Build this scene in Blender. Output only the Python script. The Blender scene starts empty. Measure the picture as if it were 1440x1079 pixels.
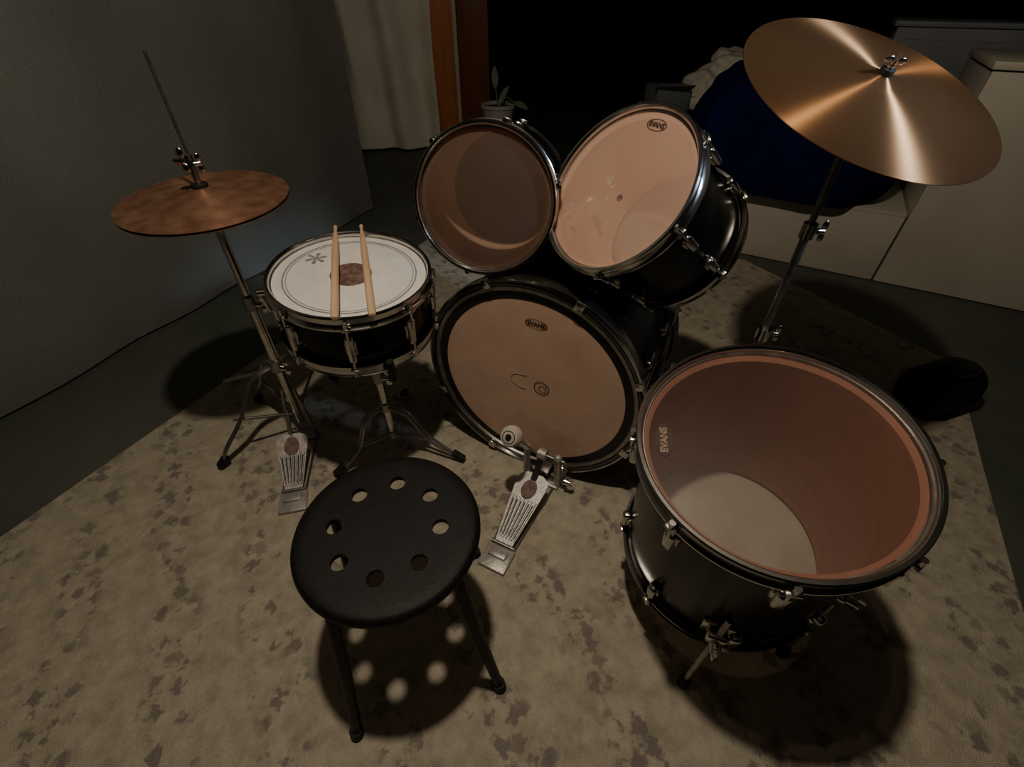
import bpy, bmesh, math, random
from mathutils import Vector, Matrix, noise
random.seed(4)
SC=bpy.context.scene
COL=SC.collection
rad=math.radians

# ---------------------------------------------------------------- materials
def newmat(name):
    m=bpy.data.materials.new(name); m.use_nodes=True
    nt=m.node_tree; b=nt.nodes['Principled BSDF']
    return m,nt,b
def setp(b,**k):
    names={'col':'Base Color','rough':'Roughness','metal':'Metallic','spec':'Specular IOR Level','aniso':'Anisotropic','coat':'Coat Weight','coatr':'Coat Roughness','sheen':'Sheen Weight'}
    for a,v in k.items():
        if a=='col': v=(*v,1)
        b.inputs[names[a]].default_value=v
def noisy(name,c1,c2,scale=8,rough=.6,metal=0,bump=0,bscale=200,spec=.5,detail=4,coat=0,lo=.35,hi=.65):
    m,nt,b=newmat(name)
    setp(b,rough=rough,metal=metal,spec=spec,coat=coat,coatr=.08)
    tc=nt.nodes.new('ShaderNodeTexCoord')
    n=nt.nodes.new('ShaderNodeTexNoise'); n.inputs['Scale'].default_value=scale; n.inputs['Detail'].default_value=detail
    r=nt.nodes.new('ShaderNodeValToRGB')
    r.color_ramp.elements[0].position=lo; r.color_ramp.elements[0].color=(*c1,1)
    r.color_ramp.elements[1].position=hi; r.color_ramp.elements[1].color=(*c2,1)
    nt.links.new(tc.outputs['Object'],n.inputs['Vector'])
    nt.links.new(n.outputs['Fac'],r.inputs['Fac'])
    nt.links.new(r.outputs['Color'],b.inputs['Base Color'])
    if bump:
        n2=nt.nodes.new('ShaderNodeTexNoise'); n2.inputs['Scale'].default_value=bscale; n2.inputs['Detail'].default_value=3
        nt.links.new(tc.outputs['Object'],n2.inputs['Vector'])
        bp=nt.nodes.new('ShaderNodeBump'); bp.inputs['Strength'].default_value=bump; bp.inputs['Distance'].default_value=.004
        nt.links.new(n2.outputs['Fac'],bp.inputs['Height'])
        nt.links.new(bp.outputs['Normal'],b.inputs['Normal'])
    return m
def wood(name,c1,c2,sc=(30,30,2),rough=.45,rot=(0,0,0)):
    m,nt,b=newmat(name); setp(b,rough=rough)
    tc=nt.nodes.new('ShaderNodeTexCoord'); mp=nt.nodes.new('ShaderNodeMapping')
    mp.inputs['Scale'].default_value=sc; mp.inputs['Rotation'].default_value=rot
    n=nt.nodes.new('ShaderNodeTexNoise'); n.inputs['Scale'].default_value=1.5; n.inputs['Detail'].default_value=6
    r=nt.nodes.new('ShaderNodeValToRGB')
    r.color_ramp.elements[0].position=.3; r.color_ramp.elements[0].color=(*c1,1)
    r.color_ramp.elements[1].position=.7; r.color_ramp.elements[1].color=(*c2,1)
    nt.links.new(tc.outputs['Object'],mp.inputs['Vector']); nt.links.new(mp.outputs['Vector'],n.inputs['Vector'])
    nt.links.new(n.outputs['Fac'],r.inputs['Fac']); nt.links.new(r.outputs['Color'],b.inputs['Base Color'])
    return m
def film(name,tint,haze,rough=.22,stain=None,trl=.35,gr=.14,spec=.5):
    m,nt,b=newmat(name); setp(b,rough=rough,spec=spec)
    out=nt.nodes['Material Output']
    tc=nt.nodes.new('ShaderNodeTexCoord'); n=nt.nodes.new('ShaderNodeTexNoise'); n.inputs['Scale'].default_value=10; n.inputs['Detail'].default_value=6
    r=nt.nodes.new('ShaderNodeValToRGB')
    st=stain or tuple(c*.8 for c in tint)
    r.color_ramp.elements[0].position=.25; r.color_ramp.elements[0].color=(*st,1)
    r.color_ramp.elements[1].position=.60; r.color_ramp.elements[1].color=(*tint,1)
    nt.links.new(tc.outputs['Object'],n.inputs['Vector']); nt.links.new(n.outputs['Fac'],r.inputs['Fac']); nt.links.new(r.outputs['Color'],b.inputs['Base Color'])
    tr=nt.nodes.new('ShaderNodeBsdfTransparent'); tr.inputs['Color'].default_value=(.98,.95,.91,1)
    tl=nt.nodes.new('ShaderNodeBsdfTranslucent'); nt.links.new(r.outputs['Color'],tl.inputs['Color'])
    hz=nt.nodes.new('ShaderNodeMixShader'); hz.inputs['Fac'].default_value=trl
    nt.links.new(b.outputs[0],hz.inputs[1]); nt.links.new(tl.outputs[0],hz.inputs[2])
    mx=nt.nodes.new('ShaderNodeMixShader'); mx.inputs['Fac'].default_value=haze
    nt.links.new(tr.outputs[0],mx.inputs[1]); nt.links.new(hz.outputs[0],mx.inputs[2])
    gl=nt.nodes.new('ShaderNodeBsdfGlossy'); gl.inputs['Roughness'].default_value=gr
    fr=nt.nodes.new('ShaderNodeFresnel'); fr.inputs['IOR'].default_value=1.35
    m2=nt.nodes.new('ShaderNodeMixShader')
    nt.links.new(fr.outputs['Fac'],m2.inputs['Fac']); nt.links.new(mx.outputs[0],m2.inputs[1]); nt.links.new(gl.outputs[0],m2.inputs[2])
    nt.links.new(m2.outputs[0],out.inputs['Surface'])
    return m
def cymbal_mat(name,c1,c2,rough,rough2,mixf,scale=5,aniso=.85,groove=.25,dull=.4):
    m,nt,b=newmat(name); setp(b,rough=rough,metal=1,aniso=aniso)
    b.inputs['Anisotropic Rotation'].default_value=.25
    tc=nt.nodes.new('ShaderNodeTexCoord'); n=nt.nodes.new('ShaderNodeTexNoise'); n.inputs['Scale'].default_value=scale; n.inputs['Detail'].default_value=6
    r=nt.nodes.new('ShaderNodeValToRGB')
    r.color_ramp.elements[0].position=.35; r.color_ramp.elements[0].color=(*c1,1)
    r.color_ramp.elements[1].position=.65; r.color_ramp.elements[1].color=(*c2,1)
    nt.links.new(tc.outputs['Object'],n.inputs['Vector']); nt.links.new(n.outputs['Fac'],r.inputs['Fac']); nt.links.new(r.outputs['Color'],b.inputs['Base Color'])
    tg=nt.nodes.new('ShaderNodeTangent'); tg.direction_type='RADIAL'; tg.axis='Z'
    nt.links.new(tg.outputs[0],b.inputs['Tangent'])
    ln=nt.nodes.new('ShaderNodeVectorMath'); ln.operation='LENGTH'
    mp=nt.nodes.new('ShaderNodeMapping'); mp.inputs['Scale'].default_value=(1,1,0)
    nt.links.new(tc.outputs['Object'],mp.inputs['Vector']); nt.links.new(mp.outputs[0],ln.inputs[0])
    n1=nt.nodes.new('ShaderNodeTexNoise'); n1.noise_dimensions='1D'; n1.inputs['Scale'].default_value=260; n1.inputs['Detail'].default_value=2
    nt.links.new(ln.outputs['Value'],n1.inputs['W'])
    bp=nt.nodes.new('ShaderNodeBump'); bp.inputs['Strength'].default_value=groove; bp.inputs['Distance'].default_value=.001
    nt.links.new(n1.outputs['Fac'],bp.inputs['Height']); nt.links.new(bp.outputs[0],b.inputs['Normal'])
    # tarnish: dull non-metallic oxide layer
    b2=nt.nodes.new('ShaderNodeBsdfPrincipled'); b2.inputs['Metallic'].default_value=0; b2.inputs['Roughness'].default_value=rough2; b2.inputs['Specular IOR Level'].default_value=.08
    dk=nt.nodes.new('ShaderNodeMix'); dk.data_type='RGBA'; dk.blend_type='MULTIPLY'; dk.inputs['Factor'].default_value=1; dk.inputs['B'].default_value=(dull,dull,dull,1)
    nt.links.new(r.outputs['Color'],dk.inputs['A']); nt.links.new(dk.outputs['Result'],b2.inputs['Base Color'])
    mx=nt.nodes.new('ShaderNodeMixShader'); mx.inputs['Fac'].default_value=mixf
    nt.links.new(b.outputs[0],mx.inputs[1]); nt.links.new(b2.outputs[0],mx.inputs[2])
    nt.links.new(mx.outputs[0],nt.nodes['Material Output'].inputs['Surface'])
    return m

M_chrome=noisy('chrome',(.56,.55,.53),(.74,.72,.69),scale=30,rough=.2,metal=1)
M_steel=noisy('dull_steel',(.30,.29,.27),(.44,.42,.40),scale=40,rough=.4,metal=1)
M_alu=noisy('cast_aluminium',(.42,.41,.39),(.58,.56,.53),scale=60,rough=.42,metal=.5,bump=.2)
M_black=noisy('black_wrap',(.003,.003,.003),(.006,.0055,.0055),scale=20,rough=.25,spec=.2)
M_hoop=noisy('bass_hoop_lacquer',(.016,.015,.013),(.04,.036,.029),scale=9,rough=.18,coat=.6)
M_rubber=noisy('black_rubber',(.006,.006,.006),(.012,.012,.012),scale=40,rough=.7)
M_stool=noisy('stool_black_plastic',(.008,.008,.008),(.012,.012,.011),scale=60,rough=.5,bump=.25,bscale=500,spec=.3)
M_legs=noisy('stool_black_paint',(.005,.005,.005),(.008,.008,.008),scale=60,rough=.5,spec=.3)
M_inner=wood('shell_inner_wood',(.88,.62,.48),(.95,.72,.57),sc=(6,6,30))
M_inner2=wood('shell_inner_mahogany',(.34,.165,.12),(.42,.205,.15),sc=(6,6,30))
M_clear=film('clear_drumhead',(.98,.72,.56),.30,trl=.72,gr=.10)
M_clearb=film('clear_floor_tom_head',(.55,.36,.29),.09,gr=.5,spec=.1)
M_tan=film('worn_clear_drumhead',(.95,.66,.53),.52,stain=(.88,.58,.45),trl=.25)
M_bass=film('bass_drumhead',(.88,.60,.45),.92,rough=.32,stain=(.74,.50,.37),trl=.05)
M_reso=film('resonant_drumhead',(.09,.09,.068),.96,rough=.4,trl=.03)
M_resow=film('resonant_white_head',(.46,.42,.37),.93,rough=.4,trl=.1)
M_coated=noisy('coated_white_head',(.80,.78,.74),(.90,.88,.85),scale=18,rough=.55,bump=.1,bscale=700)
M_dot=noisy('worn_center_dot',(.10,.06,.05),(.26,.17,.14),scale=60,rough=.6)
M_smudge=noisy('stick_smudge',(.42,.27,.20),(.6,.42,.33),scale=70,rough=.6)
M_ink=noisy('printed_ink',(.05,.03,.025),(.08,.05,.04),scale=80,rough=.6)
M_inkg=noisy('printed_grey_ink',(.20,.21,.22),(.32,.33,.34),scale=80,rough=.6)
M_tanink=noisy('light_print',(.3,.2,.15),(.4,.27,.2),scale=50,rough=.6)
M_blackring=noisy('black_damping_ring',(.006,.006,.006),(.01,.01,.01),scale=50,rough=.4)
M_stick=wood('hickory',(.62,.42,.26),(.78,.56,.38),sc=(60,60,4))
M_felt=noisy('white_felt',(.62,.57,.5),(.78,.72,.64),scale=200,rough=.95,bump=.5,bscale=900)
M_ride=cymbal_mat('ride_bronze',(.33,.165,.072),(.40,.21,.095),.41,.6,.30,scale=3,aniso=1.0,groove=.06,dull=.45)
M_hat=cymbal_mat('aged_hihat_bronze',(.23,.115,.072),(.38,.21,.135),.5,.7,.75,scale=26,aniso=.8,dull=.62)
M_curt=noisy('grey_dropcloth',(.175,.186,.176),(.212,.222,.210),scale=2.2,rough=.95,bump=.7,bscale=160,spec=.1)
M_white=noisy('white_curtain_cloth',(.80,.77,.66),(.90,.87,.77),scale=4,rough=.9,bump=.3,bscale=120,spec=.1)
M_post=wood('orange_stained_wood',(.50,.17,.05),(.66,.25,.08),sc=(14,14,1.2))
M_postd=wood('dark_stained_wood',(.16,.05,.02),(.24,.08,.035),sc=(14,14,1.2))
M_panel=noisy('white_painted_panel',(.56,.53,.44),(.64,.61,.51),scale=3,rough=.5)
M_greyp=noisy('grey_box_paint',(.17,.19,.21),(.23,.25,.27),scale=5,rough=.6)
M_navy=noisy('navy_fabric',(.003,.0055,.044),(.0055,.0095,.070),scale=9,rough=.9,bump=.4,bscale=90,spec=.1)
M_dark=noisy('unlit_wall_dark',(.004,.0035,.0035),(.008,.007,.006),scale=2,rough=.9,spec=.1)  # darkness of the unlit room put into the wall colour
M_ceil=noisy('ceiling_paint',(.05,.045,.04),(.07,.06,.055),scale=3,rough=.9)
M_darkw=noisy('dark_furniture',(.008,.006,.005),(.015,.012,.010),scale=6,rough=.7)
M_pot=noisy('white_ceramic',(.32,.32,.30),(.4,.4,.38),scale=8,rough=.4)
M_leaf=noisy('leaf_green',(.08,.11,.07),(.16,.19,.14),scale=20,rough=.6)
M_soil=noisy('soil',(.02,.014,.01),(.04,.03,.02),scale=60,rough=1)

def floor_mat():
    m,nt,b=newmat('painted_concrete'); setp(b,rough=.6)
    tc=nt.nodes.new('ShaderNodeTexCoord')
    n=nt.nodes.new('ShaderNodeTexNoise'); n.inputs['Scale'].default_value=1.8; n.inputs['Detail'].default_value=9; n.inputs['Roughness'].default_value=.65
    r=nt.nodes.new('ShaderNodeValToRGB')
    r.color_ramp.elements[0].position=.3; r.color_ramp.elements[0].color=(.070,.082,.070,1)
    r.color_ramp.elements[1].position=.7; r.color_ramp.elements[1].color=(.120,.134,.113,1)
    nt.links.new(tc.outputs['Object'],n.inputs['Vector']); nt.links.new(n.outputs['Fac'],r.inputs['Fac']); nt.links.new(r.outputs['Color'],b.inputs['Base Color'])
    return m
def rug_mat():
    m,nt,b=newmat('floral_rug'); setp(b,rough=.95,spec=.1)
    N=nt.nodes.new; L=nt.links.new
    def ramp(src,p0,c0,p1,c1):
        r=N('ShaderNodeValToRGB'); e=r.color_ramp.elements
        e[0].position=p0; e[0].color=(*c0,1); e[1].position=p1; e[1].color=(*c1,1); L(src,r.inputs['Fac']); return r.outputs['Color']
    def math_(op,a,b_):
        n=N('ShaderNodeMath'); n.operation=op
        for i,x in enumerate((a,b_)):
            if isinstance(x,(int,float)): n.inputs[i].default_value=x
            else: L(x,n.inputs[i])
        return n.outputs[0]
    W=(1,1,1);K=(0,0,0)
    tc=N('ShaderNodeTexCoord')
    mp=N('ShaderNodeMapping'); mp.inputs['Rotation'].default_value=(0,0,rad(-27))
    L(tc.outputs['Object'],mp.inputs['Vector'])
    dn=N('ShaderNodeTexNoise'); dn.inputs['Scale'].default_value=60; dn.inputs['Detail'].default_value=3
    L(mp.outputs[0],dn.inputs['Vector'])
    mixv=N('ShaderNodeMix'); mixv.data_type='VECTOR'; mixv.inputs['Factor'].default_value=.04
    L(mp.outputs[0],mixv.inputs['A']); L(dn.outputs['Color'],mixv.inputs['B'])
    v=N('ShaderNodeTexVoronoi'); v.distance='MANHATTAN'; v.inputs['Scale'].default_value=27; v.inputs['Randomness'].default_value=.78
    L(mixv.outputs['Result'],v.inputs['Vector'])
    fl=ramp(v.outputs['Distance'],.50,W,.78,K)
    sp=N('ShaderNodeSeparateColor'); L(v.outputs['Color'],sp.inputs[0])
    dr=ramp(sp.outputs[0],.12,K,.50,W)
    n=N('ShaderNodeTexNoise'); n.inputs['Scale'].default_value=5.0; n.inputs['Detail'].default_value=3
    L(mp.outputs[0],n.inputs['Vector'])
    wv=N('ShaderNodeTexWave'); wv.inputs['Scale'].default_value=1.5; wv.inputs['Distortion'].default_value=1.2; wv.inputs['Detail'].default_value=1; wv.inputs['Detail Scale'].default_value=1.5
    L(mp.outputs[0],wv.inputs['Vector'])
    cl=math_('ADD',math_('MULTIPLY',n.outputs['Fac'],.70),math_('MULTIPLY',wv.outputs['Fac'],.26))
    cm=ramp(cl,.41,K,.52,W)
    mk=math_('MULTIPLY',math_('MULTIPLY',math_('MULTIPLY',fl,cm),dr),.70)
    nb=N('ShaderNodeTexNoise'); nb.inputs['Scale'].default_value=20; nb.inputs['Detail'].default_value=8; nb.inputs['Roughness'].default_value=.72
    L(mp.outputs[0],nb.inputs['Vector'])
    base=ramp(nb.outputs['Fac'],.35,(.39,.35,.268),.62,(.56,.51,.40))
    mx=N('ShaderNodeMix'); mx.data_type='RGBA'; mx.inputs['B'].default_value=(.175,.152,.150,1)
    L(mk,mx.inputs['Factor']); L(base,mx.inputs['A'])
    L(mx.outputs['Result'],b.inputs['Base Color'])
    n2=N('ShaderNodeTexNoise'); n2.inputs['Scale'].default_value=300; n2.inputs['Detail'].default_value=2
    L(tc.outputs['Object'],n2.inputs['Vector'])
    bp=N('ShaderNodeBump'); bp.inputs['Strength'].default_value=.7; bp.inputs['Distance'].default_value=.005
    L(n2.outputs['Fac'],bp.inputs['Height']); L(bp.outputs[0],b.inputs['Normal'])
    return m

# ---------------------------------------------------------------- geometry helpers
def finish(name,me,mat,parent=None,M=None,smooth=True,ang=35):
    if mat is not None: me.materials.append(mat)
    if smooth:
        for p in me.polygons: p.use_smooth=True
        me.set_sharp_from_angle(angle=rad(ang))
    o=bpy.data.objects.new(name,me); COL.objects.link(o)
    if parent is not None: o.parent=parent
    if M is not None: o.matrix_local=M
    return o
def group(name,loc=(0,0,0),R=None):
    e=bpy.data.objects.new(name,None); COL.objects.link(e); e.empty_display_size=.1
    M=Matrix.Translation(Vector(loc))
    if R is not None: M=M@R.to_4x4()
    e.matrix_world=M
    return e
def frame(n,up):
    z=Vector(n).normalized(); y=Vector(up); y=(y-z*y.dot(z)).normalized(); x=y.cross(z)
    return Matrix((x,y,z)).transposed()
def lathe(name,prof,mat,parent=None,seg=96,closed=False,M=None,ang=35):
    bm=bmesh.new(); rows=[]
    for r,z in prof:
        rows.append([bm.verts.new((r*math.cos(2*math.pi*i/seg),r*math.sin(2*math.pi*i/seg),z)) for i in range(seg)])
    n=len(rows); rng=range(n) if closed else range(n-1)
    for k in rng:
        a=rows[k];b=rows[(k+1)%n]
        for i in range(seg):
            j=(i+1)%seg
            bm.faces.new((a[i],a[j],b[j],b[i]))
    bmesh.ops.remove_doubles(bm,verts=bm.verts,dist=1e-6)
    bmesh.ops.recalc_face_normals(bm,faces=bm.faces)
    me=bpy.data.meshes.new(name); bm.to_mesh(me); bm.free()
    return finish(name,me,mat,parent,M,ang=ang)
def disk(name,r,z,mat,parent,seg=96,r0=0):
    return lathe(name,[(r0,z),(r,z)],mat,parent,seg)
def catmull(P,k=6):
    P=[Vector(p) for p in P]; out=[]
    for i in range(len(P)-1):
        p0=P[max(i-1,0)];p1=P[i];p2=P[i+1];p3=P[min(i+2,len(P)-1)]
        for j in range(k):
            t=j/k
            out.append(.5*((2*p1)+(-p0+p2)*t+(2*p0-5*p1+4*p2-p3)*t*t+(-p0+3*p1-3*p2+p3)*t**3))
    out.append(P[-1]); return out
def tube(name,pts,r,mat,parent=None,seg=14,smooth=False,flat=None):
    P=catmull(pts) if smooth else [Vector(p) for p in pts]
    n=len(P)
    if isinstance(r,(list,tuple)):
        rr=[r[0]+(0) for _ in P]; m=len(r)-1
        for i in range(n):
            t=i/(n-1)*m; k=min(int(t),m-1); rr[i]=r[k]*(1-(t-k))+r[k+1]*(t-k)
    else: rr=[r]*n
    bm=bmesh.new(); rows=[]
    t0=(P[1]-P[0]).normalized()
    ref=Vector((0,0,1)) if abs(t0.z)<.9 else Vector((1,0,0))
    u=ref.cross(t0).normalized()
    fa,fb=flat or (1,1)
    for i in range(n):
        if i==0:t=t0
        elif i==n-1:t=(P[i]-P[i-1]).normalized()
        else:t=((P[i+1]-P[i]).normalized()+(P[i]-P[i-1]).normalized()).normalized()
        u=(u-t*u.dot(t)).normalized(); v=t.cross(u)
        rows.append([bm.verts.new(P[i]+(u*math.cos(2*math.pi*k/seg)*fa+v*math.sin(2*math.pi*k/seg)*fb)*rr[i]) for k in range(seg)])
    for a,b in zip(rows,rows[1:]):
        for k in range(seg):
            bm.faces.new((a[k],a[(k+1)%seg],b[(k+1)%seg],b[k]))
    bm.faces.new(rows[0]); bm.faces.new(rows[-1])
    bmesh.ops.recalc_face_normals(bm,faces=bm.faces)
    me=bpy.data.meshes.new(name); bm.to_mesh(me); bm.free()
    return finish(name,me,mat,parent,ang=50)
def box(name,size,loc,mat,parent=None,R=None,bev=.002,seg=2):
    bm=bmesh.new(); bmesh.ops.create_cube(bm,size=1)
    bmesh.ops.scale(bm,vec=size,verts=bm.verts)
    if bev: bmesh.ops.bevel(bm,geom=bm.edges[:],offset=bev,segments=seg,profile=.5,affect='EDGES')
    me=bpy.data.meshes.new(name); bm.to_mesh(me); bm.free()
    M=Matrix.Translation(Vector(loc))
    if R is not None: M=M@R.to_4x4()
    return finish(name,me,mat,parent,M)
def rz(a): return Matrix.Rotation(a,3,'Z')
def rx(a): return Matrix.Rotation(a,3,'X')
def ry(a): return Matrix.Rotation(a,3,'Y')
def rod(name,a,b,r,mat,parent,seg=12): return tube(name,[a,b],r,mat,parent,seg)
def ball(name,r,loc,mat,parent,sc=(1,1,1)):
    bm=bmesh.new(); bmesh.ops.create_uvsphere(bm,u_segments=20,v_segments=12,radius=r); bmesh.ops.scale(bm,vec=sc,verts=bm.verts)
    me=bpy.data.meshes.new(name); bm.to_mesh(me); bm.free()
    return finish(name,me,mat,parent,Matrix.Translation(Vector(loc)),ang=80)
def wing(name,loc,parent,R=None,s=1):
    g=Matrix.Translation(Vector(loc))@(R.to_4x4() if R is not None else Matrix.Identity(4))
    bm=bmesh.new()
    bmesh.ops.create_cone(bm,cap_ends=True,segments=14,radius1=.007*s,radius2=.006*s,depth=.014*s)
    for sx in (-1,1):
        q=bmesh.ops.create_uvsphere(bm,u_segments=12,v_segments=8,radius=.009*s,matrix=Matrix.Translation((sx*.013*s,0,.006*s))@Matrix.Diagonal((1.1,.3,.8,1)))
    me=bpy.data.meshes.new(name); bm.to_mesh(me); bm.free()
    return finish(name,me,M_chrome,parent,g)
def text(name,s,size,loc,mat,parent,rot=0):
    c=bpy.data.curves.new(name,'FONT'); c.body=s; c.size=size; c.align_x='CENTER'; c.align_y='CENTER'; c.extrude=.00015; c.offset=.0006
    t=bpy.data.objects.new(name+'_tmp',c); COL.objects.link(t)
    dg=bpy.context.evaluated_depsgraph_get(); me=bpy.data.meshes.new_from_object(t.evaluated_get(dg))
    bpy.data.objects.remove(t)
    me.materials.clear()
    return finish(name,me,mat,parent,Matrix.Translation(Vector(loc))@Matrix.Rotation(rot,4,'Z'),smooth=False)
def logo(x,y,z,parent,rot=0,s=1,solid=False):
    a,b=.026*s,.012*s
    M=Matrix.Translation((x,y,z))@Matrix.Rotation(rot,4,'Z')@Matrix.Diagonal((a,b,1,1))
    if solid: o=lathe('logo_badge',[(0,.0004),(1,.0004)],M_ink,parent,48,M=M)
    else: o=lathe('logo_oval',[(.90,.0004),(1,.0004)],M_ink,parent,48,M=M)
    text('logo_text','EVANS',.0135*s,(x,y,z+.0006),M_tanink if solid else M_ink,parent,rot)

# ---------------------------------------------------------------- drums
def chrome_hoop(name,R,z,s,parent):
    prof=[(R-.009,.010),(R-.006,.0135),(R-.001,.0135),(R+.001,.0105),(R-.003,.0075),(R-.004,-.006),(R-.001,-.012),(R+.003,-.015),(R+.003,-.019),(R-.003,-.018),(R-.0095,-.012),(R-.0095,.008)]
    return lathe(name,[(r,z+s*h) for r,h in prof],M_chrome,parent,closed=True,ang=30)
def tension(parent,R,L,n,a0,lugL=.05):
    Rs=R-.013
    for i in range(n):
        a=a0+2*math.pi*i/n; c,s=math.cos(a),math.sin(a); Rm=rz(a)
        x=R+.0045
        for top in (1,0):
            z0=0 if top else -L; sg=-1 if top else 1
            zl=(z0+sg*.065) if L>.16 else -L/2
            box('hoop_ear_%d_%d'%(i,top),(.013,.020,.007),((R+.004)*c,(R+.004)*s,z0+sg*.013),M_chrome,parent,Rm,.002)
            rod('tension_rod_%d_%d'%(i,top),(x*c,x*s,z0-sg*.004),(x*c,x*s,zl),.0028,M_chrome,parent,8)
            rod('rod_head_%d_%d'%(i,top),(x*c,x*s,z0-sg*.006),(x*c,x*s,z0+sg*.009),.005,M_chrome,parent,8)
            if L>.16 or top:
                box('lug_%d_%d'%(i,top),(.020,.019,lugL),((Rs+.010)*c,(Rs+.010)*s,zl),M_chrome,parent,Rm,.006,3)
                box('lug_foot_%d_%d'%(i,top),(.012,.026,lugL*.55),((Rs+.004)*c,(Rs+.004)*s,zl),M_chrome,parent,Rm,.004)
def drum(name,center,n,up,R,L,lugs,a0,headm,botm,inner,lugL=.05):
    g=group(name,center,frame(n,up)); Rs=R-.013
    lathe('shell',[(Rs,-.004),(Rs,-L+.004),(Rs-.0015,-L+.002)],M_black,g)
    lathe('shell_interior',[(Rs-.0015,-L+.002),(Rs-.008,-L+.010),(Rs-.008,-.010),(Rs-.0015,-.003),(Rs,-.004)],inner,g)
    lathe('batter_head',[(0,0),(Rs-.006,0),(Rs-.002,-.0015),(R-.008,-.0005),(R-.008,-.008)],headm,g)
    lathe('head_flesh_hoop',[(R-.012,.0015),(R-.0085,.0015),(R-.0085,-.004),(R-.012,-.004)],M_steel,g,closed=True)
    if botm: lathe('resonant_head',[(0,-L),(Rs-.004,-L),(R-.008,-L+.001),(R-.008,-L+.008)],botm,g)
    chrome_hoop('batter_hoop',R,0,1,g); chrome_hoop('resonant_hoop',R,-L,-1,g)
    tension(g,R,L,lugs,a0,lugL=lugL)
    return g

# small rack tom
t1=drum('rack_tom',(-.06,1.03,.79),(-.17,-.955,.20),(0,0,1),.160,.25,6,rad(75),M_clear,M_reso,M_inner)
# large rack tom
t2=drum('rack_tom.001',(.215,.955,.84),(-.67,-.44,.60),(0,0,1),.173,.25,6,rad(52),M_tan,M_resow,M_inner)
logo(.0,.135,.001,t2,0,.95)
for k,(x,y,r,mt) in enumerate([(.015,-.012,.007,M_dot),(-.030,.012,.010,M_smudge),(-.018,.006,.007,M_smudge),(-.012,-.02,.006,M_smudge),(-.095,-.062,.006,M_smudge)]):
    disk('stain_%d'%k,r,.0006,mt,t2,20).matrix_local=Matrix.Translation((x,y,0))
# floor tom
Cf=Vector((.403,.462,.62)); nf=Vector((-.14,-.16,.98)).normalized()
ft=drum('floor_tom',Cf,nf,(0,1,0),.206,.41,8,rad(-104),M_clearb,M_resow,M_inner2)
logo(-.160,.03,.001,ft,rad(80),1.15,True)
Mfi=(Matrix.Translation(Cf)@frame(nf,(0,1,0)).to_4x4()).inverted()
def loc(Mi,p): return Mi@Vector(p)
for k,ang in enumerate((-112,-40,122)):
    a=rad(ang); rr=.193
    ctr=Cf-nf*.33
    base=ctr+Vector((math.cos(a),math.sin(a),0))*(rr+.018)
    base.z=ctr.z+(.14*math.cos(a)+.16*math.sin(a))*rr/.98
    foot=Vector((base.x,base.y,.014))
    top=base+Vector((.0,0,.08))
    tube('leg_%d'%k,[loc(Mfi,top),loc(Mfi,base),loc(Mfi,foot)],.0055,M_steel,ft)
    rod('leg_foot_%d'%k,loc(Mfi,foot+Vector((0,0,.028))),loc(Mfi,foot-Vector((0,0,.007))),.011,M_rubber,ft)
    pl=loc(Mfi,base-Vector((math.cos(a),math.sin(a),0))*.004)
    al=math.atan2(pl.y,pl.x)
    box('leg_bracket_%d'%k,(.022,.036,.04),pl,M_chrome,ft,rz(al),.006,3)
    box('leg_bracket_plate_%d'%k,(.008,.055,.06),(.196*math.cos(al),.196*math.sin(al),pl.z),M_chrome,ft,rz(al),.003,3)
    wing('leg_wingnut_%d'%k,(pl.x*1.06+.01*math.cos(al),pl.y*1.06+.01*math.sin(al),pl.z),ft,rz(al)@ry(rad(90)),1.2)

# snare drum
sn=drum('snare_drum',(-.38,.98,.64),(.07,-.09,.99),(0,1,0),.186,.145,8,rad(-80),M_coated,M_resow,M_inner,lugL=.075)
lathe('printed_ring',[(.149,.0006),(.1525,.0006)],M_inkg,sn); lathe('printed_ring_inner',[(.143,.0006),(.1448,.0006)],M_inkg,sn)
lathe('worn_dot',[(0,.0008),(.048,.0008)],M_dot,sn,40)
text('head_print','*',.11,(-.098,.035,.0008),M_inkg,sn)
box('strainer_plate',(.012,.04,.07),(-.181,-.04,-.07),M_chrome,sn,rz(rad(12)),.004)
box('strainer_lever',(.008,.014,.06),(-.198,-.05,-.055),M_chrome,sn,rz(rad(12))@ry(rad(-12)),.003)
rod('strainer_knob',(-.19,-.05,-.03),(-.205,-.055,-.03),.008,M_chrome,sn)
box('butt_plate',(.012,.03,.04),(.181,.03,-.08),M_chrome,sn,rz(rad(10)),.004)
def stick(name,a,b,z):
    a=Vector((*a,z));b=Vector((*b,z-.002)); g=group(name)
    g.matrix_world=Matrix.Translation(Vector((-.38,.98,.64)))@frame((.07,-.09,.99),(0,1,0)).to_4x4()
    prof=[(0,0),(.0055,.001),(.0080,.006),(.0086,.02),(.0084,.27),(.0068,.33),(.0038,.372),(.0036,.376),(.0050,.382),(.0048,.390),(.002,.395),(0,.3955)]
    d=(b-a).normalized()
    lathe('stick_body',prof,M_stick,g,20,M=Matrix.Translation(a)@frame(d,(0,0,1)).to_4x4())
stick('drumstick',(.020,-.197),(-.082,.185),.0228)
stick('drumstick.001',(.092,-.180),(-.020,.200),.0228)

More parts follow.
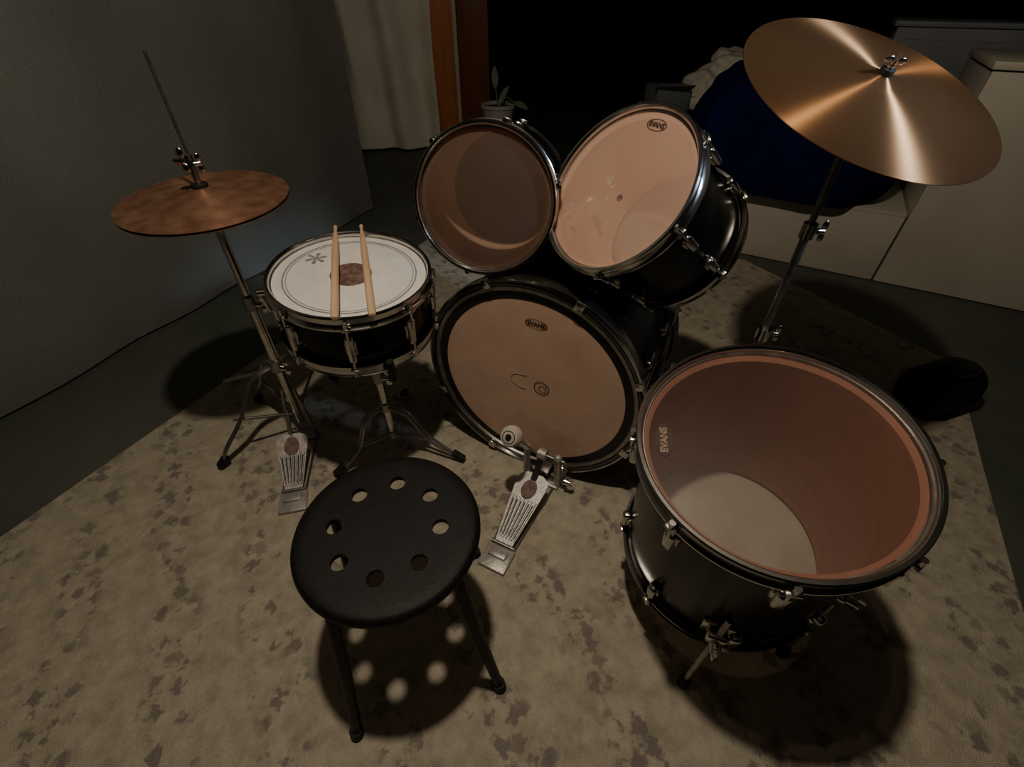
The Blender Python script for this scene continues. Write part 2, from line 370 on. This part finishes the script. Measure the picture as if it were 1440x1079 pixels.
# snare stand
ZF=.006
ss=group('snare_stand',(-.385,1.0,ZF))
rod('upper_post',(0,0,.2),(0,0,.449),.009,M_chrome,ss); rod('lower_post',(0,0,.06),(0,0,.30),.0125,M_chrome,ss)
rod('height_collar',(0,0,.285),(0,0,.325),.018,M_steel,ss); wing('height_wing',(.024,-.01,.305),ss,ry(rad(90)),1.3)
rod('tripod_collar',(0,0,.17),(0,0,.2),.018,M_steel,ss); rod('brace_collar',(0,0,.055),(0,0,.078),.017,M_steel,ss)
for k,(fx,fy) in enumerate(((.215,-.06),(-.145,-.115),(-.01,.24))):
    d=Vector((fx,fy,0)); L=d.length; u=d/L; p=Vector((-u.y,u.x,0))*.007
    for sg in (-1,1):
        tube('leg_%d_%d'%(k,sg+1),[p*sg+u*.018+Vector((0,0,.185)),p*sg+u*.07+Vector((0,0,.165)),p*sg+u*(L*.6)+Vector((0,0,.075)),p*sg*.6+d*.97+Vector((0,0,.02))],.0045,M_steel,ss,8,True)
        rod('brace_%d_%d'%(k,sg+1),p*sg+u*.015+Vector((0,0,.066)),p*sg+u*(L*.6)+Vector((0,0,.08)),.0035,M_steel,ss,8)
    rod('foot_%d'%k,d*.92+Vector((0,0,.034)),d*1.08+Vector((0,0,.013)),.012,M_rubber,ss)
rod('tilter',(-.03,0,.449),(.03,0,.449),.014,M_chrome,ss)
for k,a in enumerate((rad(-60),rad(60),rad(180))):
    u=Vector((math.cos(a),math.sin(a),0)); dz=-.07*u.x+.09*u.y
    tube('basket_arm_%d'%k,[Vector((0,0,.454)),u*.07+Vector((0,0,.458)),u*.17+Vector((0,0,.460+dz*.17)),u*.205+Vector((0,0,.467+dz*.2)),u*.213+Vector((0,0,.52+dz*.2))],.0055,M_chrome,ss,10,True)
    rod('basket_grip_%d'%k,u*.208+Vector((0,0,.467+dz*.2)),u*.213+Vector((0,0,.525+dz*.2)),.009,M_rubber,ss)

# bass drum
Rb=.317; nb=Vector((-.45,-.89,.0)).normalized(); Cb=Vector((.046,.933,.3255))
bd=group('bass_drum',Cb,frame(nb,(0,0,1))); Lb=.38
lathe('shell',[(Rb-.026,-.02),(Rb-.026,-Lb+.02)],M_black,bd)
lathe('shell_interior',[(Rb-.032,-.02),(Rb-.032,-Lb+.02)],M_inner,bd)
for nm,z,s in (('batter_hoop',0,1),('resonant_hoop',-Lb,-1)):
    pr=[(Rb-.016,.0),(Rb-.014,.004),(Rb-.003,.004),(Rb,.0),(Rb,-.036),(Rb-.003,-.040),(Rb-.016,-.040)]
    lathe(nm,[(r,z+s*h) for r,h in pr],M_hoop,bd,closed=True,seg=128,ang=60)
    pr=[(Rb-.030,-.004),(Rb-.027,.001),(Rb-.018,.001),(Rb-.0165,-.003),(Rb-.0165,-.014),(Rb-.030,-.014)]
    lathe(nm+'_flesh_ring',[(r,z+s*h) for r,h in pr],M_steel,bd,closed=True,seg=128)
    pr=[(Rb-.004,.0055),(Rb+.0008,.0045),(Rb+.0012,-.004),(Rb-.004,.003)]
    lathe(nm+'_chrome_edge',[(r,z+s*h) for r,h in pr],M_chrome,bd,closed=True,seg=128)
lathe('batter_head',[(0,-.006),(Rb-.055,-.006),(Rb-.034,-.006),(Rb-.028,-.010)],M_bass,bd,128)
lathe('damping_ring',[(Rb-.052,-.0052),(Rb-.030,-.0052)],M_blackring,bd,128)
lathe('resonant_head',[(0,-Lb+.006),(Rb-.028,-Lb+.006)],M_blackring,bd,128)
logo(.012,.205,-.005,bd,0,1.15)
lathe('beater_patch',[(.020,-.0045),(.0225,-.0045)],M_ink,bd,40,M=Matrix.Translation((.035,.005,0)))
lathe('beater_patch_inner',[(.010,-.0045),(.0118,-.0045)],M_ink,bd,40,M=Matrix.Translation((.038,.003,0)))
tube('scribble',[(-.01,.035,-.0045),(-.045,.03,-.0045),(-.058,.008,-.0045),(-.035,-.010,-.0045),(-.01,-.012,-.0045)],.0007,M_smudge,bd,6,True)
for i in range(8):
    a=rad(22.5)+2*math.pi*i/8; c,s=math.cos(a),math.sin(a)
    for z,sg in ((0,1),(-Lb,-1)):
        box('claw_top_%d_%d'%(i,sg),(.024,.022,.006),((Rb-.006)*c,(Rb-.006)*s,z+sg*.006),M_chrome,bd,rz(a),.002)
        box('claw_side_%d_%d'%(i,sg),(.006,.020,.050),((Rb+.003)*c,(Rb+.003)*s,z-sg*.020),M_chrome,bd,rz(a),.002)
        rod('claw_rod_%d_%d'%(i,sg),((Rb+.006)*c,(Rb+.006)*s,z+sg*.004),((Rb+.004)*c,(Rb+.004)*s,z-sg*.10),.0035,M_chrome,bd,8)
        rod('claw_handle_%d_%d'%(i,sg),((Rb+.006)*c-.012*s,(Rb+.006)*s+.012*c,z+sg*.004),((Rb+.006)*c+.012*s,(Rb+.006)*s-.012*c,z+sg*.004),.0035,M_chrome,bd,8)
        box('lug_%d_%d'%(i,sg),(.022,.022,.055),((Rb-.014)*c,(Rb-.014)*s,z-sg*.11),M_chrome,bd,rz(a),.007,3)
for sg in (-1,1):
    tube('spur_%d'%(sg+1),[(sg*.25,-.14,-.27),(sg*.31,-.2,-.30),(sg*.36,-.308,-.36)],.007,M_chrome,bd,10)
    box('spur_bracket_%d'%(sg+1),(.03,.04,.05),(sg*.255,-.145,-.27),M_chrome,bd,rz(rad(sg*-30)),.006)
    rod('spur_tip_%d'%(sg+1),(sg*.353,-.285,-.355),(sg*.36,-.307,-.36),.010,M_rubber,bd)
# tom holder
th=group('tom_holder',(.13,1.14,.616))
rod('receiver',(0,0,.0),(0,0,.05),.019,M_chrome,th); rod('post',(0,0,.03),(0,0,.14),.014,M_chrome,th)
box('clamp_block',(.08,.04,.035),(0,0,.13),M_chrome,th,rz(rad(10)),.008,3)
tube('arm_0',[(-.03,0,.13),(-.036,-.01,.135),(-.040,-.015,.14)],.008,M_chrome,th)
tube('arm_1',[(.03,0,.13),(.06,-.01,.11),(.09,-.03,.09)],.008,M_chrome,th)
wing('wing_0',(0,-.028,.13),th,rx(rad(90)),1.4)

# ---------------------------------------------------------------- cymbals & stands
def cymbal(R,bell,bh,bow,mat,parent,name='cymbal',t=.0016,M=None,pw=1.35):
    top=[]
    for i in range(8):
        a=i/7; top.append((.006+(bell-.006)*a,bow+bh*(.5+.5*math.cos(a*math.pi))))
    for i in range(1,25):
        a=i/24; top.append((bell+(R-bell)*a,bow*(1-a**pw)))
    prof=top+[(R,-t)]+[(r,z-t) for r,z in reversed(top[:-1])]
    return lathe(name,prof,mat,parent,160,closed=True,M=M,ang=60)
rd=group('ride_cymbal',(.69,1.03,1.0),frame((.13,-.38,.92),(0,1,0)))
cymbal(.255,.050,.008,.024,M_ride,rd,pw=1.2)
rod('felt',(0,0,.032),(0,0,.042),.013,M_rubber,rd); rod('threaded_rod',(0,0,.0),(0,0,.066),.0035,M_steel,rd); rod('sleeve',(0,0,.02),(0,0,.050),.006,M_rubber,rd)
wing('wing_nut',(0,0,.050),rd,None,.9)
rod('lower_felt',(0,0,.020),(0,0,.029),.016,M_rubber,rd)
cs=group('cymbal_stand',(.69,1.03,ZF))
nr=Vector((.13,-.38,.92)).normalized()
hub=Vector((0,0,.994))
rod('tilter_rod',hub-nr*.02,hub+nr*.016,.0075,M_chrome,cs)
rod('tilter',(-.02,.006,.965),(.02,.006,.965),.014,M_chrome,cs); wing('tilter_wing',(.03,.006,.965),cs,ry(rad(90)),1.2)
rod('upper_tube',(0,.004,.68),(0,.006,.97),.0075,M_steel,cs); rod('mid_tube',(0,.004,.40),(0,.004,.72),.0095,M_steel,cs); rod('lower_tube',(0,.004,.03),(0,.004,.43),.0125,M_steel,cs)
rod('collar_upper',(0,.004,.70),(0,.004,.735),.016,M_chrome,cs); wing('collar_wing',(.026,.0,.717),cs,ry(rad(90)),1.1)
rod('collar_lower',(0,.004,.41),(0,.004,.445),.018,M_chrome,cs); wing('collar_wing_low',(.030,.0,.43),cs,ry(rad(90)),1.1)
rod('tripod_collar',(0,.004,.27),(0,.004,.30),.020,M_steel,cs)
for k,a in enumerate((rad(95),rad(215),rad(335))):
    u=Vector((math.cos(a),math.sin(a),0)); p=Vector((-u.y,u.x,0))*.008
    for sg in (-1,1):
        tube('leg_%d_%d'%(k,sg+1),[p*sg+u*.02+Vector((0,.004,.285)),p*sg+u*.12+Vector((0,0,.20)),p*sg*.8+u*.27+Vector((0,0,.022))],.005,M_chrome,cs,8,True)
    rod('foot_%d'%k,u*.25+Vector((0,0,.036)),u*.295+Vector((0,0,.013)),.013,M_rubber,cs)

hh=group('hi_hat',(-.70,1.06,ZF))
Mh=Matrix.Translation((0,0,.782))@frame((.01,-.05,1),(0,1,0)).to_4x4()
cymbal(.180,.045,.014,.014,M_hat,hh,'top_cymbal',.0012,Mh)
Mh2=Matrix.Translation((0,0,.775))@(frame((.01,-.05,1),(0,1,0))@Matrix.Rotation(math.pi,3,'X')).to_4x4()
cymbal(.179,.045,.014,.014,M_hat,hh,'bottom_cymbal',.0012,Mh2)
rod('pull_rod',(0,0,.5),(.006,0,1.056),.0032,M_steel,hh)
rod('clutch',(0,0,.809),(0,0,.869),.0075,M_chrome,hh); rod('clutch_felt',(0,0,.797),(0,0,.814),.018,M_rubber,hh); rod('clutch_nut',(0,0,.852),(0,0,.874),.010,M_chrome,hh)
wing('clutch_wing',(-.014,-.01,.864),hh,ry(rad(90)),1.2); wing('clutch_wing_b',(.016,0,.856),hh,rz(.6)@ry(rad(90)),.9)
rod('seat_cup',(0,0,.739),(0,0,.759),.022,M_rubber,hh)
rod('upper_tube',(0,0,.42),(0,0,.745),.0095,M_chrome,hh); rod('lower_tube',(0,0,.06),(0,0,.50),.0125,M_chrome,hh)
rod('height_collar',(0,0,.49),(0,0,.53),.018,M_steel,hh); wing('height_wing',(.030,-.01,.51),hh,ry(rad(90)),1.2)
rod('tripod_collar',(0,0,.28),(0,0,.315),.022,M_steel,hh); wing('tripod_wing',(.03,-.02,.30),hh,ry(rad(90)),1.2)
for k,(fx,fy) in enumerate(((-.205,-.145),(.02,.27),(-.22,.15))):
    d=Vector((fx,fy,0)); L=d.length; u=d/L
    tube('leg_%d'%k,[u*.02+Vector((0,0,.30)),u*.08+Vector((0,0,.27)),u*(L*.62)+Vector((0,0,.15)),d*.92+Vector((0,0,.06)),d+Vector((0,0,.015))],.0085,M_steel,hh,10,True,flat=(1.5,.55))
    rod('brace_%d'%k,u*.016+Vector((0,0,.10)),u*(L*.6)+Vector((0,0,.155)),.005,M_steel,hh,8)
    rod('foot_%d'%k,d*.95+Vector((0,0,.035)),d*1.04+Vector((0,0,.012)),.014,M_rubber,hh)
rod('side_lever',(-.17,-.02,.25),(.05,.0,.30),.0045,M_steel,hh,8)
rod('chassis_l',(-.045,-.02,.01),(-.018,0,.20),.006,M_steel,hh,8); rod('chassis_r',(.045,-.02,.01),(.018,0,.20),.006,M_steel,hh,8)
box('chassis_base',(.10,.03,.012),(0,-.02,.010),M_steel,hh,None,.003)

# ---------------------------------------------------------------- pedals
def footboard(parent,y0,y1,z0,z1,w0,w1,name='footboard'):
    bm=bmesh.new(); n=20; t=.006
    def W(s): return (w0+(w1-w0)*min(1,s*1.25))*(1 if s<.88 else math.sqrt(max(0,1-((s-.88)/.14)**2)))
    rows=[]
    for i in range(n+1):
        s=i/n; y=y0+(y1-y0)*s; z=z0+(z1-z0)*s; w=max(W(s),.01)/2
        rows.append([bm.verts.new(p) for p in ((-w,y,z),(w,y,z),(w,y,z-t),(-w,y,z-t))])
    for a,b in zip(rows,rows[1:]):
        for k in range(4): bm.faces.new((a[k],a[(k+1)%4],b[(k+1)%4],b[k]))
    bm.faces.new(rows[0]); bm.faces.new(rows[-1]); bmesh.ops.recalc_face_normals(bm,faces=bm.faces)
    me=bpy.data.meshes.new(name); bm.to_mesh(me); bm.free(); finish(name,me,M_alu,parent)
    for k in range(7):
        f=(k-3)/3.4
        tube('rib_%d'%k,[(f*W(.06)/2,y0+(y1-y0)*.06,z0+(z1-z0)*.06+.002),(f*W(.6)/2,y0+(y1-y0)*.62,z0+(z1-z0)*.62+.002)],.0024,M_alu,parent,6)
    for k in range(6):
        f=(k-2.5)/3.4
        tube('groove_%d'%k,[(f*W(.1)/2,y0+(y1-y0)*.1,z0+(z1-z0)*.1+.0002),(f*W(.6)/2,y0+(y1-y0)*.58,z0+(z1-z0)*.58+.0002)],[.001,.0018],M_rubber,parent,6)
    sl=math.atan2(z1-z0,y1-y0)
    lathe('toe_badge',[(0,0),(.021,0),(.022,-.002)],M_dot,parent,32,M=Matrix.Translation((0,y0+(y1-y0)*.76,z0+(z1-z0)*.76+.004))@rx(sl).to_4x4()@Matrix.Diagonal((1,1.35,1,1)))
def pedal(name,heel,toe,beater):
    h=Vector((*heel,0)); d=(Vector((*toe,0))-h); L=d.length; a=math.atan2(d.y,d.x)-math.pi/2
    h.z=.002
    g=group(name,h,rz(a))
    box('heel_plate',(.078,.07,.010),(0,.038,.011),M_alu,g,None,.003)
    rod('heel_hinge',(-.034,.075,.018),(.034,.075,.018),.006,M_steel,g)
    box('heel_block',(.05,.022,.012),(0,.045,.02),M_alu,g,None,.003)
    footboard(g,.078,L-.055,.022,.085 if beater else .10,.050,.092)
    for sx in (-1,1): rod('base_wire_%d'%(sx+1),(sx*.03,.05,.010),(sx*.045,L-.01,.010),.0035,M_steel,g,8)
    if beater:
        for sx in (-1,1):
            tube('frame_post_%d'%(sx+1),[(sx*.05,L-.01,.008),(sx*.05,L-.012,.07),(sx*.048,L-.015,.135)],.008,M_alu,g,10,flat=(1,1.3))
            ball('frame_cap_%d'%(sx+1),.012,(sx*.048,L-.015,.137),M_alu,g)
        box('base_plate',(.115,.035,.010),(0,L-.008,.009),M_steel,g,None,.003)
        box('hoop_clamp',(.04,.05,.012),(0,L+.012,.045),M_steel,g,None,.003)
        rod('axle',(-.062,L-.015,.13),(.068,L-.015,.13),.005,M_steel,g)
        rod('cam',(-.012,L-.015,.13),(.012,L-.015,.13),.018,M_alu,g,20)
        tube('strap',[(0,L-.032,.125),(0,L-.045,.10),(0,L-.075,.082)],.003,M_rubber,g,8,flat=(3,.7))
        rod('beater_rod',(-.006,L-.005,.105),(-.050,L-.105,.275),.0035,M_steel,g)
        bh=Vector((-.052,L-.108,.272)); dd=Vector((0,.80,-.6)).normalized()
        Mb=Matrix.Translation(bh)@frame(-dd,(0,0,1)).to_4x4()
        lathe('beater_head',[(0,.024),(.014,.024),(.023,.021),(.028,.012),(.029,0),(.028,-.010),(.020,-.020),(0,-.023)],M_felt,g,32,M=Mb)
        lathe('beater_hub',[(0,.0285),(.007,.0285),(.009,.023),(.009,.019)],M_rubber,g,20,M=Mb)
        lathe('beater_ring',[(.0155,.0243),(.0175,.0238)],M_rubber,g,32,M=Mb)
        rod('spring_rod',(.068,L-.015,.13),(.068,L-.012,.03),.003,M_steel,g,8)
        pts=[(.068+.008*math.cos(t*1.1),L-.013+.008*math.sin(t*1.1),.115-.0012*t) for t in range(0,60)]
        tube('spring',pts,.0014,M_chrome,g,6)
        wing('clamp_wing',(.085,L-.02,.055),g,ry(rad(90)),1.4); rod('clamp_bolt',(.03,L-.01,.05),(.088,L-.02,.055),.004,M_steel,g)
    else:
        rod('pull_chain',(0,L-.06,.10),(0,L-.01,.16),.003,M_steel,g,8)
    return g
pedal('bass_drum_pedal',(-.058,.572),(.095,.872),True)
pedal('hi_hat_pedal',(-.632,.742),(-.700,1.02),False)

# ---------------------------------------------------------------- stool
st=group('round_stool',(-.215,.43,ZF))
prof=[(0,.4475),(.10,.4478),(.135,.4485),(.150,.4480),(.157,.4445),(.160,.438),(.160,.431),(.157,.428),(.152,.430),(.148,.436),(.10,.4375),(0,.4375)]
prof=[(r,z-.004) for r,z in prof]
seat=lathe('seat_raw',prof,M_stool,None,128,ang=50)
bm=bmesh.new()
for i in range(8):
    a=i*math.pi/4
    bmesh.ops.create_cone(bm,cap_ends=True,segments=32,radius1=.0145,radius2=.0145,depth=.06,matrix=Matrix.Translation((.0915*math.cos(a),.0915*math.sin(a),.443)))
cme=bpy.data.meshes.new('c'); bm.to_mesh(cme); bm.free(); cut=bpy.data.objects.new('c',cme); COL.objects.link(cut)
md=seat.modifiers.new('b','BOOLEAN'); md.object=cut; md.operation='DIFFERENCE'; md.solver='EXACT'
dg=bpy.context.evaluated_depsgraph_get(); sm=bpy.data.meshes.new_from_object(seat.evaluated_get(dg))
bpy.data.objects.remove(seat); bpy.data.objects.remove(cut)
sm.materials.clear(); finish('seat',sm,M_stool,st,ang=40)
for k,ang in enumerate((-116,-32,58,150)):
    a=rad(ang); u=Vector((math.cos(a),math.sin(a),0))
    tube('leg_%d'%k,[u*.115+Vector((0,0,.428)),u*.135+Vector((0,0,.424)),u*.150+Vector((0,0,.400)),u*.185+Vector((0,0,.20)),u*.222+Vector((0,0,.006))],.0105,M_legs,st,14,True)
    rod('foot_%d'%k,u*.220+Vector((0,0,.026)),u*.2235+Vector((0,0,.003)),.0135,M_rubber,st)

# ---------------------------------------------------------------- room
def prism(name,poly,z0,z1,mat,parent=None):
    bm=bmesh.new(); a=[bm.verts.new((x,y,z0)) for x,y in poly]; b=[bm.verts.new((x,y,z1)) for x,y in poly]
    n=len(poly)
    for i in range(n): bm.faces.new((a[i],a[(i+1)%n],b[(i+1)%n],b[i]))
    bm.faces.new(a); bm.faces.new(b); bmesh.ops.recalc_face_normals(bm,faces=bm.faces)
    me=bpy.data.meshes.new(name); bm.to_mesh(me); bm.free()
    return finish(name,me,mat,parent,smooth=False)
prism('floor',[(-3.4,-2),(4.2,-2),(4.2,7),(-3.4,7)],-.1,0,floor_mat())
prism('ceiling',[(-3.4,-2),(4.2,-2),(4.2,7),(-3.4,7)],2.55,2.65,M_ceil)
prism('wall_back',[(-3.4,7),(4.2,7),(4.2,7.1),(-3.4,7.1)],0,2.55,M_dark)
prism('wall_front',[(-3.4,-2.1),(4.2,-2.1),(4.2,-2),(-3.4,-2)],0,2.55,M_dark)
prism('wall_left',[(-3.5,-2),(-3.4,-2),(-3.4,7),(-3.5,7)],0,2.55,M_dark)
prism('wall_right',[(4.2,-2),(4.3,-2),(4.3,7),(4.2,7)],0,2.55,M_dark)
prism('rug',[(-1.97,-.55),(-.40,2.88),(1.00,2.60),(1.30,2.36),(1.79,1.43),(1.50,.93),(1.22,.43),(.66,-.55)],.0005,.006,rug_mat())

def cloth(name,p0,p1,z0,z1,mat,amp=.03,nf=5,cols=160,rws=40,seed=0,sag=0):
    g=group(name); P0=Vector((*p0,0));P1=Vector((*p1,0)); d=(P1-P0); L=d.length; u=d/L; nrm=Vector((u.y,-u.x,0))
    bm=bmesh.new(); rows=[]
    for j in range(rws+1):
        t=j/rws; row=[]
        for i in range(cols+1):
            s=i/cols
            z=z0+(z1-z0)*t
            off=amp*(math.sin(s*nf*2*math.pi+1.3*noise.noise(Vector((s*4,t*1.2,seed))))*.5+noise.noise(Vector((s*nf*1.3,t*1.5,seed+3)))*1.1)*(1.0-.25*t)
            off+=sag*noise.noise(Vector((s*9+t*3,t*5-s*2,seed+11)))
            q=P0+u*(s*L+.02*noise.noise(Vector((s*6,t*3,seed+7))))+nrm*off; q.z=z
            row.append(bm.verts.new(q))
        rows.append(row)
    for a,b in zip(rows,rows[1:]):
        for i in range(cols): bm.faces.new((a[i],a[i+1],b[i+1],b[i]))
    me=bpy.data.meshes.new('fabric'); bm.to_mesh(me); bm.free()
    finish('fabric',me,mat,g,ang=180)
    rod('rail',(*p0,z1+.01),(*p1,z1+.01),.012,M_steel,g)
    return g
cloth('grey_curtain',(-2.80,-1.26),(-.95,3.14),.012,2.5,M_curt,amp=.015,nf=9,cols=260,seed=1,sag=.012)
cloth('white_curtain',(-1.75,4.58),(-.66,4.68),.02,2.5,M_white,amp=.10,nf=3.2,seed=5,cols=120,sag=.03)
dfm=group('door_frame',(0,0,0))
box('casing_front',(.22,.06,2.5),(-.60,4.80,1.26),M_post,dfm,rz(rad(6)),.006)
box('casing_bead',(.035,.05,2.5),(-.475,4.79,1.26),M_panel,dfm,None,.008)
box('casing_jamb',(.26,.10,2.5),(-.33,4.88,1.26),M_postd,dfm,None,.006)

d=Vector((.868,-.496,0)); m=Vector((.496,.868,0)); Rc=Matrix((d,m,Vector((0,0,1)))).transposed()
O=Vector((1.35,2.43,0))
bn=group('white_bench',O,Rc)
box('front_panel',(1.17,.02,.325),(.005,.01,.1675),M_panel,bn,None,.003)
box('top',(1.17,.70,.022),(.005,.35,.335),M_panel,bn,None,.004)
box('side_l',(.02,.68,.32),(-.57,.35,.165),M_panel,bn,None,.003)
cb=group('white_cabinet',O+d*.60,Rc)
box('front_panel',(1.35,.02,.90),(.675,.012,.455),M_panel,cb,None,.003)
box('side_panel',(.02,.55,.90),(.01,.29,.455),M_panel,cb,None,.003)
box('back_panel',(1.35,.02,.90),(.675,.56,.455),M_panel,cb,None,.003)
box('countertop',(1.38,.58,.028),(.68,.28,.925),M_panel,cb,None,.005)
gb=group('grey_dresser',O+d*.28+m*1.0,Rc)
box('body',(1.6,.40,.99),(.82,.20,.497),M_greyp,gb,None,.006)
box('top',(1.64,.43,.025),(.82,.20,1.005),M_greyp,gb,None,.006)
box('drawer_0',(.74,.015,.28),(.42,-.006,.80),M_greyp,gb,None,.005); box('drawer_1',(.74,.015,.28),(1.2,-.006,.80),M_greyp,gb,None,.005)

def lump(name,part,center,rads,zmin,mat,R=None,e=.75,amp=.05,seed=0,fr=3.0):
    g=group(name,center,R)
    bm=bmesh.new(); bmesh.ops.create_icosphere(bm,subdivisions=6,radius=1)
    for v in bm.verts:
        p=v.co.copy(); q=Vector([math.copysign(abs(c)**e,c) for c in p])
        nn=noise.noise(p*fr*.5+Vector((seed,0,0)))*amp*1.5+noise.noise(p*fr*1.6+Vector((0,seed,0)))*amp*.5
        q=q*(1+nn)
        v.co=Vector((q.x*rads[0],q.y*rads[1],max(q.z*rads[2],zmin)))
    me=bpy.data.meshes.new(part); bm.to_mesh(me); bm.free()
    finish(part,me,mat,g,ang=180); return g
lump('navy_beanbag','bag',(1.485,2.70,.55),(.50,.44,.34),-.202,M_navy,Rc,e=.62,amp=.05,seed=2)
tb=group('dark_table',(1.45,4.05,0))
box('top',(1.5,.7,.03),(0,0,.40),M_darkw,tb)
for k,(x,y) in enumerate(((-.7,-.3),(.7,-.3),(-.7,.3),(.7,.3))): box('leg_%d'%k,(.05,.05,.385),(x,y,.193),M_darkw,tb)
lump('white_blanket','bundle',(1.72,3.98,.60),(.36,.25,.22),-.183,M_white,Rc,e=.8,amp=.2,seed=5)
cbx=group('cardboard_box',(1.15,3.95,.417))
box('body',(.26,.22,.20),(0,0,.101),M_greyp,cbx,rz(.2),.004)
box('flap',(.26,.11,.004),(0,-.16,.2),M_greyp,cbx,rx(rad(-25)),.001)

sdt=group('side_table',(-.08,3.45,0))
lathe('top',[(0,.42),(.20,.42),(.205,.41),(.20,.395),(0,.395)],M_darkw,sdt,48)
for k in range(3):
    a=k*2.094+.5; rod('leg_%d'%k,(.06*math.cos(a),.06*math.sin(a),.40),(.17*math.cos(a),.17*math.sin(a),.005),.012,M_darkw,sdt)
pp=group('potted_plant',(-.09,3.42,.419))
lathe('pot',[(0,.003),(.075,.003),(.08,.006),(.103,.14),(.112,.145),(.112,.165),(.100,.165),(.098,.145),(0,.14)],M_pot,pp,48)
disk('soil',.098,.146,M_soil,pp,32)
def leaf(name,base,tip,w,bend):
    b=Vector(base);t=Vector(tip);ax=t-b; side=ax.cross(Vector((.2,1,.1))).normalized()
    bm=bmesh.new(); rows=[]
    for i in range(11):
        s=i/10; c=b+ax*s+Vector((0,0,bend*math.sin(s*math.pi))); ww=w*math.sin(math.pi*min(1,.06+s*.94))**.8 if s<1 else .0005
        rows.append([bm.verts.new(c-side*ww),bm.verts.new(c+Vector((0,0,-.004))),bm.verts.new(c+side*ww)])
    for a,bb in zip(rows,rows[1:]):
        for k in range(2): bm.faces.new((a[k],a[k+1],bb[k+1],bb[k]))
    me=bpy.data.meshes.new(name); bm.to_mesh(me); bm.free(); finish(name,me,M_leaf,pp,ang=180)
tube('stem_0',[(0,0,.14),(-.01,0,.22),(-.015,0,.26)],.004,M_leaf,pp,8,True); tube('stem_1',[(.02,0,.14),(.05,0,.20),(.12,.0,.16)],.003,M_leaf,pp,8,True)
leaf('leaf_0',(-.015,0,.25),(-.02,0,.37),.022,.0); leaf('leaf_1',(0,0,.15),(.07,.02,.26),.016,.01); leaf('leaf_2',(.10,0,.17),(.20,-.02,.13),.018,.01)

br=group('black_duffel_bag',(1.50,1.20,.095),rz(rad(20)))
lathe('body',[(0,-.12),(.055,-.118),(.078,-.105),(.088,-.08),(.089,0),(.088,.08),(.080,.105),(.070,.112),(.066,.105),(0,.10)],M_rubber,br,48,M=ry(rad(90)).to_4x4())
tube('handle',[(-.05,-.03,.083),(-.045,-.05,.095),(0,-.06,.098),(.045,-.05,.095),(.05,-.03,.083)],.006,M_rubber,br,8,True)

# ---------------------------------------------------------------- lights
lf=group('ceiling_lamp',(-.09,.46,2.55))
lathe('canopy',[(0,0),(.06,0),(.06,-.02),(.03,-.035),(0,-.035)],M_panel,lf,32)
rod('stem',(0,0,-.03),(0,0,-.34),.006,M_steel,lf); rod('socket',(0,0,-.33),(0,0,-.39),.02,M_steel,lf)
def light(name,kind,loc,energy,col,size=.05,target=None,**k):
    l=bpy.data.lights.new(name,kind); l.energy=energy; l.color=col
    if kind=='POINT': l.shadow_soft_size=size
    if kind=='AREA': l.size=size
    for a,v in k.items(): setattr(l,a,v)
    o=bpy.data.objects.new(name,l); COL.objects.link(o); o.location=loc
    if target is not None: o.rotation_euler=(Vector(target)-Vector(loc)).to_track_quat('-Z','Y').to_euler()
    return o
light('bulb_light','POINT',(-.09,.46,2.09),50,(1.0,.85,.66),.035)
light('ride_streak_light','AREA',(2.3,.0,2.3),1.3,(.62,.78,1.0),.2,target=(.69,1.03,1.0),spread=rad(20))  # added cool lamp, aimed narrowly at the ride for its blue streak

w=bpy.data.worlds.new('world'); SC.world=w; w.use_nodes=True
w.node_tree.nodes['Background'].inputs[0].default_value=(.6,.65,.75,1); w.node_tree.nodes['Background'].inputs[1].default_value=.01

cam=bpy.data.cameras.new('camera'); cam.lens=16.0; cam.sensor_width=36; cam.sensor_fit='HORIZONTAL'; cam.clip_start=.02
co=bpy.data.objects.new('camera',cam); COL.objects.link(co); co.location=(0,0,1.15); co.rotation_euler=(rad(49),0,0)
SC.camera=co
